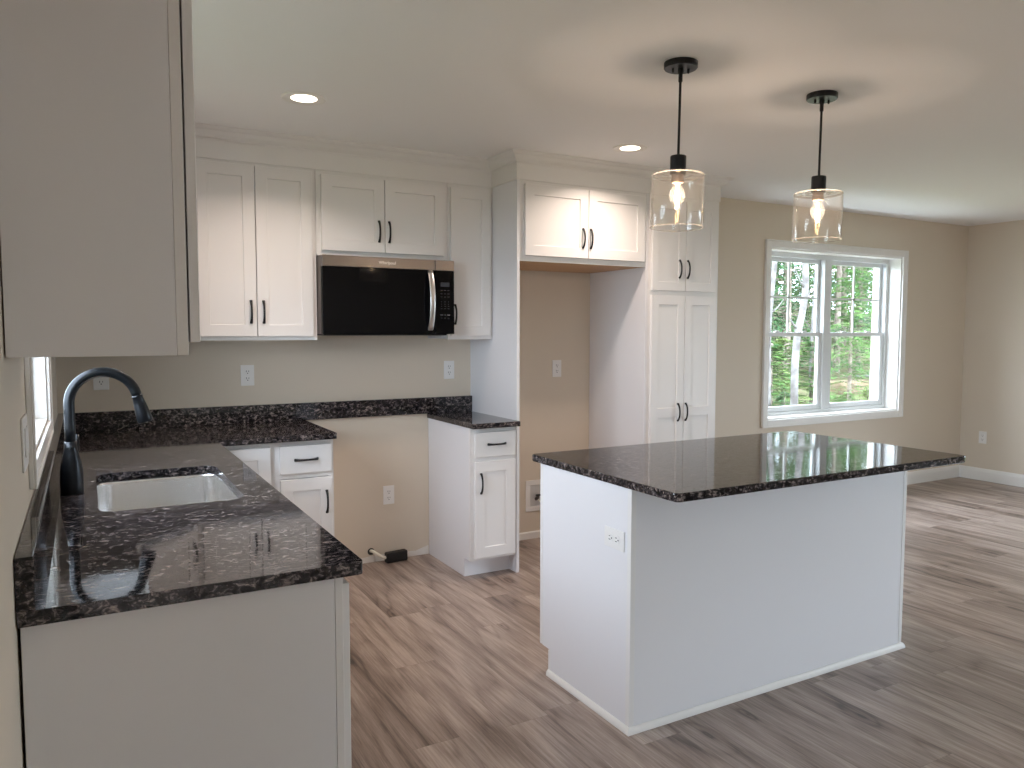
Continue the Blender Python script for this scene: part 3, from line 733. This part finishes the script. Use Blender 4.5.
# ================================================================== microwave
mw = thing('microwave', 'black and stainless over-the-range microwave under the short cabinet', 'microwave', (1.64, -.01, 1.41))
MX0, MX1, MZ0, MZ1, MYb, MYf = 1.2535, 2.0295, 1.415, 1.8465, -.375, -.412
obj('housing', bx(MX0, MX1, -.375, -.003, MZ0+.006, MZ1-.0005), M['steel'], mw, bevel=.003)
obj('underside_vent', bx(MX0+.02, MX1-.02, -.35, -.05, MZ0-.004, MZ0+.0058), M['black'], mw, bevel=.002)
zb = 1.784
obj('top_band', bx(MX0, 1.9085, MYf-.001, -.3752, zb+.0005, MZ1-.002), M['steel'], mw, bevel=.003)
obj('top_band', bx(1.9105, MX1, MYf-.001, -.3752, zb+.0005, MZ1-.002), M['steel'], mw, bevel=.003)
door = obj('door', bx(MX0, 1.9085, MYf, -.3752, 1.419, zb), M['blackglass'], mw, bevel=.003)
cp = obj('control_panel', bx(1.9105, MX1, MYf, -.3752, 1.419, zb), M['blackglass'], mw, bevel=.003)
hp = []; n = 22
for i in range(n+1):
    s = -1+2*i/n; hp.append((1.875, MYf-.012-.034*(1-s*s), 1.612+s*.166))
obj('handle', tube(B(), hp, [(.0165, .0055)]*(n+1), 16, side=(1,0,0)), M['chrome'], mw, smooth=True)
for zq in (1.450, 1.774):
    obj('handle_mount', bx(1.862, 1.888, MYf-.013, MYf-.0002, zq-.010, zq+.010), M['chrome'], mw, bevel=.002)
obj('display', bx(1.942, 1.998, MYf-.0012, MYf-.0002, 1.692, 1.718), M['display'], cp)
def txt(s, size, loc, m, name, parent, width=None):
    cu = bpy.data.curves.new(name, 'FONT'); cu.body = s; cu.size = size; cu.extrude = .0004; cu.align_x = 'CENTER'; cu.align_y = 'CENTER'
    o = bpy.data.objects.new(name, cu); C.objects.link(o)
    bpy.context.view_layer.update()
    me = bpy.data.meshes.new_from_object(o.evaluated_get(bpy.context.evaluated_depsgraph_get()))
    bpy.data.objects.remove(o); me.name = name; me.materials.clear(); me.materials.append(m)
    rot = Matrix.Rotation(PI/2, 4, 'X')
    me.transform(rot)
    off = Vector(loc) - wloc(parent)
    me.transform(Matrix.Translation(off))
    ob = bpy.data.objects.new(name, me); C.objects.link(ob); ob.parent = parent
    return ob
M['logo'] = mat('bright_silver_lettering', (.93, .90, .85), .3)
txt('Whirlpool', .024, (1.620, MYf-.0022, 1.8145), M['logo'], 'brand_lettering', mw)
rows = [['Popcorn','Cook','Defrost'],['Steam','Keep','Soften'],['Power','Timer','Reheat']]
kz = 1.672
keyrows = [(1.673, ('1','2','3')), (1.652, ('4','5','6')), (1.632, ('7','8','9')), (1.606, ('-','0','-')), (1.592, ('-','-','-')), (1.578, ('-','-','-')), (1.564, ('-','-','-'))]
for i, zr in enumerate((1.672, 1.652, 1.634, 1.606, 1.592, 1.580, 1.566, 1.530, 1.512)):
    for x_ in (1.948, 1.970, 1.992):
        ww = .006 if i < 3 else (.0028 if i < 6 else .005)
        if i == 7: ww = .009 if x_ != 1.970 else .003
        hh_ = .0016 if i != 7 else .0045
        obj('key', bx(x_-ww, x_+ww, MYf-.0010, MYf-.0002, zr-hh_, zr+hh_), M['key'], cp)

# ================================================================== outlets
def outlet_mesh_parts(parent, c, U, N, horizontal=False, Vv=Vector((0,0,1))):
    """duplex receptacle plate: c = centre on the wall"""
    A, Bv = (Vv, U) if not horizontal else (U, Vv)        # A = long direction
    def slab(name, a0, a1, b0, b1, n0, n1, m, par, bev=0):
        bm = B(); vs = []
        for n in (n0, n1):
            for a, b_ in ((a0,b0),(a1,b0),(a1,b1),(a0,b1)): vs.append(bm.verts.new(c + A*a + Bv*b_ + N*n))
        for f in ((0,1,2,3),(4,5,6,7),(0,1,5,4),(1,2,6,5),(2,3,7,6),(3,0,4,7)): bm.faces.new([vs[i] for i in f])
        return obj(name, bm, m, par, bevel=bev)
    slab('cover_plate', -.0585, .0585, -.0365, .0365, .0008, .0055, M['plastic'], parent, .002)
    for s in (-1, 1):
        o_ = s*.0195
        bm = B(); n = 20; ra, rb = .0165, .0172
        lo = [bm.verts.new(c + A*(o_+max(-.0135, min(.0135, ra*math.sin(2*PI*k/n)))) + Bv*(rb*math.cos(2*PI*k/n)) + N*.0054) for k in range(n)]
        hi = [bm.verts.new(v.co + N*.002) for v in lo]
        bm.faces.new(lo); bm.faces.new(hi)
        for k in range(n): bm.faces.new((lo[k], lo[(k+1)%n], hi[(k+1)%n], hi[k]))
        rcp = obj('receptacle', bm, M['plastic'], parent)
        slab('slots', o_-.001, o_+.009, -.0078, -.0052, .0072, .0080, M['slot'], rcp)
        slab('slots', o_+.000, o_+.008, .0052, .0078, .0072, .0080, M['slot'], rcp)
        slab('slots', o_-.0105, o_-.0055, -.0026, .0026, .0072, .0080, M['slot'], rcp)
    slab('screw', -.0028, .0028, -.0028, .0028, .0054, .0066, M['plastic'], parent, .001)
ob = thing('outlet', 'white wall outlet behind the faucet in the corner', 'outlet', (.2, -.0005, 1.187))
outlet_mesh_parts(ob, Vector((.2, 0, 1.187)), XP, YN)
for (x_, z_, l_) in ((.931, 1.185, 'white wall outlet under the tall two-door cabinet'), (2.180, 1.187, 'white wall outlet right below the microwave, near the alcove panel'),
                     (3.003, 1.178, 'white wall outlet in the refrigerator alcove'), (1.763, .414, 'low white wall outlet in the range gap above the black cord')):
    dup(ob, (x_, -.0005, z_), l_)
oi = thing('outlet', 'white horizontal outlet on the island end panel', 'outlet', (IX0, -2.314, .688))
outlet_mesh_parts(oi, Vector((IX0-.0002, -2.314, .688)), Vector((0,1,0)), XM, horizontal=True)
orr = thing('outlet', 'white wall outlet low on the far right wall', 'outlet', (XR, -.308, .418))
outlet_mesh_parts(orr, Vector((XR-.0002, -.308, .418)), Vector((0,1,0)), XM)
sw = thing('light_switch', 'white double rocker switch plate on the left wall before the window', 'switch', (0, -2.465, 1.185))
obj('cover_plate', bx(.0006, .0055, -2.535, -2.395, 1.122, 1.242), M['plastic'], sw, bevel=.002)
for y_ in (-2.490, -2.440):
    obj('rocker', bx(.0056, .0085, y_-.016, y_+.016, 1.152, 1.218), M['plastic'], sw, bevel=.002)

# ---- water supply box in the alcove
wb = thing('water_supply_box', 'white recessed ice maker water box low in the refrigerator alcove', 'supply box', (2.85, -.001, .30))
bm = B(); a0, a1, c0, c1 = 2.755, 2.955, .190, .408
box(bm, a0, a1, -.006, -.0006, c0, c0+.035); box(bm, a0, a1, -.006, -.0006, c1-.035, c1); box(bm, a0, a0+.035, -.006, -.0006, c0+.035, c1-.035); box(bm, a1-.035, a1, -.006, -.0006, c0+.035, c1-.035)
obj('frame', bm, M['plastic'], wb, bevel=.002)
obj('box_back', bx(a0+.035, a1-.035, -.0022, -.0008, c0+.035, c1-.035), mat('shaded_box_plastic', (.60, .59, .58), .5), wb)
obj('valve', tube(B(), [(2.838, -.003, .275), (2.838, -.022, .285), (2.842, -.026, .305)], [.012, .012, .010], 12), M['brass'], wb, smooth=True)
obj('valve_handle', bx(2.820, 2.862, -.034, -.026, .300, .312), M['rubber'], wb, bevel=.002)
obj('supply_tube', tube(B(), [(2.842, -.020, .275), (2.852, -.030, .262), (2.868, -.034, .255), (2.885, -.030, .262)], .005, 10), M['cord'], wb, smooth=True)

# ---- range cord
cd = thing('range_cord', 'cream cable with black connector block on the floor in the range gap', 'cord', (1.78, -.06, 0))
obj('wall_hole', lathe(B(), [(0, 0), (.022, 0), (.022, .0015), (0, .0015)], (1.644, -.0045, .070), 20, axis='y'), M['slot'], cd)
obj('cable', tube(B(), [(1.642, -.002, .074), (1.648, -.018, .076), (1.662, -.036, .066), (1.684, -.050, .050), (1.706, -.058, .038), (1.735, -.062, .034)], .010, 12), M['cord'], cd, smooth=True)
bm = B(); Uc = Vector((1, .12, 0)).normalized(); Nc = Vector((.12, -1, 0)).normalized()
obox(bm, Vector((1.716, -.040, 0)), Uc, Nc, 0, .142, 0, .046, .002, .066)
obj('connector_block', bm, M['rubber'], cd, bevel=.008, seg=3)
obj('wall_flap', bx(1.668, 1.702, -.010, -.003, .004, .045), M['primer'], cd)

# ================================================================== lamps
def downlight(label, x_, y_, first=None):
    if first: return dup(first, (x_, y_, H), label)
    t = thing('recessed_light', label, 'ceiling light', (x_, y_, H), 'recessed ceiling lights')
    obj('trim_ring', lathe(B(), [(.0565, -.0020), (.062, -.0030), (.085, -.0065), (.094, -.0055), (.098, -.001), (.098, -.0004), (.0565, -.0004)], (x_, y_, H), 48, close=True), M['trim'], t, smooth=False)
    obj('lens', lathe(B(), [(0, -.0025), (.056, -.0025), (.056, -.0006), (0, -.0006)], (x_, y_, H), 48), M['led'], t)
    d = bpy.data.lights.new('recessed_light_beam', 'AREA'); d.shape = 'DISK'; d.size = .108; d.energy = DOWN_W; d.color = WARM; d.spread = math.radians(135)
    o = bpy.data.objects.new('recessed_light_beam', d); C.objects.link(o); o.parent = t; o.location = (0, 0, -.006)
    return t
dl = downlight('lit recessed ceiling light above the corner counter, left one', 1.012, -1.040)
downlight('lit recessed ceiling light before the refrigerator alcove', 2.838, -1.012, dl)

def pendant(label, x_, y_):
    t = thing('pendant_lamp', label, 'pendant lamp', (x_, y_, H-.0005), 'pendant lamps over the island')
    c = (x_, y_, 0)
    cn = obj('canopy', lathe(B(), [(0, 2.4612), (.064, 2.4612), (.064, 2.443), (.061, 2.439), (0, 2.439)], c, 40), M['black'], t)
    for s in (-1, 1):
        obj('canopy_screw', lathe(B(), [(0, 2.4388), (.0045, 2.4388), (.0045, 2.426), (.003, 2.423), (0, 2.423)], (x_+s*.028, y_-s*.012, 0), 12), M['black'], cn)
    obj('swivel', lathe(B(), [(0, 2.4388), (.011, 2.4388), (.011, 2.425), (.008, 2.418), (.008, 2.392), (.0055, 2.388), (0, 2.388)], c, 20), M['black'], t, smooth=False)
    obj('rod', lathe(B(), [(0, 2.388), (.0050, 2.388), (.0050, 2.111), (0, 2.111)], c, 16), M['black'], t, smooth=False)
    obj('socket_cap', lathe(B(), [(0, 2.1108), (.029, 2.1108), (.0305, 2.108), (.0305, 2.043), (.029, 2.0405), (0, 2.0405)], c, 36), M['black'], t)
    obj('lamp_holder', lathe(B(), [(0, 2.0403), (.0245, 2.0403), (.0245, 2.036), (.0225, 2.035), (.0225, 2.027), (.0245, 2.026), (.0245, 2.011), (.0225, 2.008), (0, 2.008)], c, 30), M['sock'], t)
    # glass drum: closed shoulder with a hole for the socket, open bottom, 3 mm wall
    go, gi = .1020, .0995
    obj('glass_shade', lathe(B(), [(.0315, 2.0400), (.094, 2.0400), (go-.002, 2.0370), (go, 2.031), (go, 1.8385), (go-.001, 1.8365), (gi, 1.8365), (gi-.0003, 1.8385), (gi, 2.030), (.092, 2.0370), (.0315, 2.0370)], c, 64, close=True), M['shade'], t, smooth=True)
    obj('glass_rim_highlight', lathe(B(), [(gi-.0004, 1.8362), (go+.0004, 1.8362), (go+.0004, 1.8390), (gi-.0004, 1.8390)], c, 64, close=True), M['rim'], t, smooth=True)
    obj('glass_rim_highlight', lathe(B(), [(go-.007, 2.0402), (go-.002, 2.0378), (go+.0004, 2.0340), (go-.0015, 2.0330), (go-.007, 2.0378)], c, 64, close=True), M['rim'], t, smooth=True)
    bl = obj('bulb', lathe(B(), [(.013, 2.0078), (.0135, 2.001), (.018, 1.992), (.0265, 1.980), (.0305, 1.968), (.0300, 1.956), (.0255, 1.943), (.0185, 1.933), (.0125, 1.924), (.009, 1.915), (.005, 1.910), (0, 1.909)], c, 32), M['bulb'], t, smooth=True)
    bm = B()
    tube(bm, [(x_, y_, 1.998), (x_, y_, 1.985)], .004, 8)
    for k in range(5):
        a = 2*PI*k/5; r0, r1 = .004, .011
        tube(bm, [(x_+r0*math.cos(a), y_+r0*math.sin(a), 1.988), (x_+r1*math.cos(a), y_+r1*math.sin(a), 1.950), (x_+.003*math.cos(a), y_+.003*math.sin(a), 1.925)], .0013, 6)
    obj('filament', bm, M['filament'], bl)
    d = bpy.data.lights.new('bulb_light', 'POINT'); d.energy = BULB_W; d.color = WARM; d.shadow_soft_size = .009
    o = bpy.data.objects.new('bulb_light', d); C.objects.link(o); o.parent = t; o.location = (0, 0, 1.962-(H-.0005))
    return t
p1 = pendant('clear glass drum pendant lamp nearer the refrigerator alcove, in front of the pantry', 2.157, -2.200)
p1.rotation_euler = (0, .016, 0); p1.location.z = H-.0015
p2 = dup(p1, (2.956, -2.200, H-.0015), 'clear glass drum pendant lamp farther right, hanging before the window')
p2.rotation_euler = (0, .018, 0)

# ================================================================== outdoors
random.seed(11)
def zg(x_, y_):
    return -.75 + max(0, (y_-8))*.16
bm = B(); nx, ny = 40, 36; gv = {}
for i in range(nx+1):
    for k in range(ny+1):
        X_ = -14 + 60*i/nx; Y_ = 1.2 + 44*k/ny
        gv[i, k] = bm.verts.new((X_, Y_, zg(X_, Y_) + random.uniform(-.06, .06)))
for i in range(nx):
    for k in range(ny): bm.faces.new((gv[i,k], gv[i+1,k], gv[i+1,k+1], gv[i,k+1]))
gr = obj('forest_ground', bm, M['ground'], smooth=True); gr['kind'] = 'structure'
gr2 = obj('lawn_ground', bx(-30, -.3, -30, 1.0, -1.0, -.7), M['ground']); gr2['kind'] = 'structure'
gr3 = obj('yard_ground', bx(8.2, 46, -30, 1.0, -1.0, -.7), M['ground']); gr3['kind'] = 'structure'
gr4 = obj('rear_ground', bx(-.3, 8.2, -30, -8.4, -1.0, -.7), M['ground']); gr4['kind'] = 'structure'

def leaf_quad(bm, p, d, n, L_, w_):
    s = d.cross(n).normalized()
    v = [bm.verts.new(q) for q in (p, p+d*L_*.5+s*w_*.5, p+d*L_, p+d*L_*.5-s*w_*.5)]
    bm.faces.new(v)
def conifer(seed, h, r, nb, nl, mleaf, mbark, low=.08, leafsize=.13, bend=0, lean=(0,0)):
    rnd = random.Random(seed)
    bl_ = B(); bt = B()
    n = 9; pts = [Vector((lean[0]*(i/n)**1.3*h*.1 + bend*math.sin(i/n*PI*1.6)*.3, lean[1]*(i/n)*h*.1, h*i/n)) for i in range(n+1)]
    rads = [.11*h/9*(1-.85*i/n)+.012 for i in range(n+1)]
    tube(bt, pts, rads, 9)
    for b_ in range(nb):
        f = low + (1-low)*(b_/nb)**.9; z = f*h; a = rnd.uniform(0, 2*PI); R = r*(1-f*.82)*rnd.uniform(.65, 1.1)
        k = int(f*n); base = pts[min(k, n)].lerp(pts[min(k+1, n)], f*n-k); 
        dv = Vector((math.cos(a), math.sin(a), rnd.uniform(-.05, .18)))
        tip = base + dv*R + Vector((0,0,-.10*R*R))
        tube(bt, [base, base.lerp(tip, .5)+Vector((0,0,.05*R)), tip], [.018, .010, .004], 4)
        side = Vector((-math.sin(a), math.cos(a), 0))
        for q in range(nl):
            s = rnd.uniform(.12, 1.0); wd = R*.34*(1.05-s)+.06
            p = base.lerp(tip, s) + Vector((0,0,.05*R*math.sin(s*PI))) + side*rnd.uniform(-wd, wd) + Vector((0,0,rnd.uniform(-.05, .04)))
            d = (dv*rnd.uniform(.4, 1) + side*rnd.uniform(-1, 1) + Vector((0,0,rnd.uniform(-.5, .1)))).normalized()
            nn = Vector((rnd.uniform(-.5,.5), rnd.uniform(-.5,.5), 1)).normalized()
            L_ = leafsize*rnd.uniform(.6, 1.3); leaf_quad(bl_, p, d, nn, L_, L_*.55)
    a_ = bpy.data.meshes.new('tree_foliage'); bl_.to_mesh(a_); bl_.free(); a_.materials.append(mleaf)
    c_ = bpy.data.meshes.new('tree_trunk'); bt.to_mesh(c_); bt.free(); c_.materials.append(mbark)
    return a_, c_
protos = [conifer(1, 9.5, 2.7, 125, 95, M['leafA'], M['bark'], .03), conifer(2, 10.5, 2.9, 125, 95, M['leafB'], M['bark'], .03), conifer(3, 8.5, 2.5, 120, 90, M['leafC'], M['bark'], .05)]
kinds = ['fresh green hemlock tree in the woods outside the far window', 'dark green evergreen tree in the woods outside the far window', 'yellow-green leafy tree in the woods outside the far window']
rnd = random.Random(5); spots = []
rows_ = [(14.5, (.92, 1.05, 1.27, 1.46, 1.66), .5), (18.0, (.86, 1.0, 1.13, 1.24, 1.37, 1.52, 1.68), .8), (22.5, (.2, .42, .62, .83, .95, 1.07, 1.18, 1.29, 1.41, 1.54, 1.7), 1.2), (27.5, (.1, .28, .46, .63, .8, .92, 1.03, 1.13, 1.23, 1.34, 1.45, 1.57, 1.7), 1.7), (36, (.7, .81, .91, 1.01, 1.10, 1.19, 1.28, 1.37, 1.46, 1.56, 1.67), 2.6)]
for dy, rr_, o_ in rows_:
    for r_ in rr_:
        x_ = .127 + r_*dy + rnd.uniform(-.4, .4); y_ = -4.5 + dy + rnd.uniform(-.6, .6)
        kk = rnd.choice((0, 0, 1, 2)) if dy < 20 else rnd.choice((0, 1, 1, 2))
        fm, tm = protos[kk]
        t = thing('evergreen_tree' if kk < 2 else 'leafy_tree', kinds[kk], 'tree', (x_, y_, zg(x_, y_)-.05), 'trees in the woods outside the far window, kind %s' % ('fresh green', 'dark green', 'yellow-green')[kk])
        s = rnd.uniform(.85, 1.1)*o_; t.scale = (min(s, s**.6), min(s, s**.6), s*rnd.uniform(.95, 1.2)); t.rotation_euler = (0, 0, rnd.uniform(0, 2*PI))
        for nm, me in (('foliage', fm), ('trunk', tm)):
            o = bpy.data.objects.new(nm, me); C.objects.link(o); o.parent = t
# birches: bare pale trunks with a few stubs
def birch(label, pts, r0, r1, stubs):
    t = thing('birch_tree', label, 'tree', pts[0])
    n = len(pts); bm = B()
    P = []
    for i in range(n-1):
        for k in range(5): P.append(Vector(pts[i]).lerp(Vector(pts[i+1]), k/5))
    P.append(Vector(pts[-1]))
    for _ in range(3): P = [P[0]] + [(P[i-1]+P[i]*2+P[i+1])/4 for i in range(1, len(P)-1)] + [P[-1]]
    obj('trunk', tube(bm, P, [r0+(r1-r0)*i/(len(P)-1) for i in range(len(P))], 14), M['birch'], t, smooth=True)
    for (f, d, L_) in stubs:
        b0 = P[int(f*(len(P)-1))]; d = Vector(d).normalized()
        obj('branch', tube(B(), [b0, b0+d*L_*.5, b0+d*L_+Vector((0,0,L_*.15))], [r1*.4, r1*.3, r1*.12], 8), M['birch'], t, smooth=True)
def ray(u, v, dy):
    d = _fw + _rt*((u-512)/766.6) - _up*((v-384)/766.6); k = dy/d.y
    return tuple(Vector((.1267, -4.5138, 1.4346)) + d*k)
def trunk_pts(px, dy):
    out = []
    for u, v in px: out.append(ray(u, v, dy))
    f = out[0]; g0 = zg(f[0], f[1])-.1
    return ([(f[0], f[1], g0)] if f[2] > g0+.1 else []) + out
birch('pale birch trunk with a bend, seen through the left window unit', trunk_pts([(794, 420), (794.5, 370), (797, 335), (803, 310), (806, 285), (805, 255), (803, 215), (806, 170)], 10.5), .078, .055,
      [(.42, (-1, 0, .8), .35), (.5, (.8, .2, .9), .5), (.6, (-.9, 0, 1), .5)])
birch('slender leaning birch trunk at the left edge of the window view', trunk_pts([(768, 420), (768, 330), (772, 290), (777, 240), (783, 180)], 11.5), .06, .05, [(.5, (1, 0, .6), .5)])
birch('thin grey sapling trunk behind the bent birch', trunk_pts([(811, 420), (811, 350), (814, 300), (818, 240)], 14.0), .05, .03, [(.5, (-1, 0, .9), .5)])
# dirt bank with fallen log in the right pane
t = obj('dirt_track', bx(19.3, 30, 10.2, 10.9, zg(0, 10.5)-.1, zg(0, 10.5)+.33), M['dirt'], bevel=.12)
tag(t, 'tan dirt bank crossing the woods in the right window unit', 'dirt bank')
lg = tube(B(), [(19.5, 9.9, zg(0, 9.9)+.60), (22, 9.95, zg(0, 9.9)+.58), (26, 10.1, zg(0, 9.9)+.64)], [.04, .05, .04], 12)
tag(obj('fallen_log', lg, M['birch'], smooth=True), 'pale fallen log lying along the dirt bank', 'log')
for (u, dy, s, m_) in ((771, 12.5, .9, 0), (783, 13.2, 1.0, 2), (812, 12.8, .9, 0), (868, 12, .5, 2), (848, 11.5, .45, 0), (880, 11, .4, 0), (838, 12.6, .4, 2), (858, 10.6, .35, 1), (775, 10, .4, 0), (785, 11.2, .45, 1), (806, 10.2, .38, 0), (818, 11, .4, 1)):
    p = ray(u, 380, dy); fm, tm = protos[m_]
    t = thing('shrub', 'low green shrub growing on the slope below the far window view', 'shrub', (p[0], p[1], zg(p[0], p[1])-.3), 'low shrubs outside the far window')
    t.scale = (s*.55, s*.55, s*.26); t.rotation_euler = (0, 0, u)
    for nm, me in (('foliage', fm), ('trunk', tm)):
        o = bpy.data.objects.new(nm, me); C.objects.link(o); o.parent = t
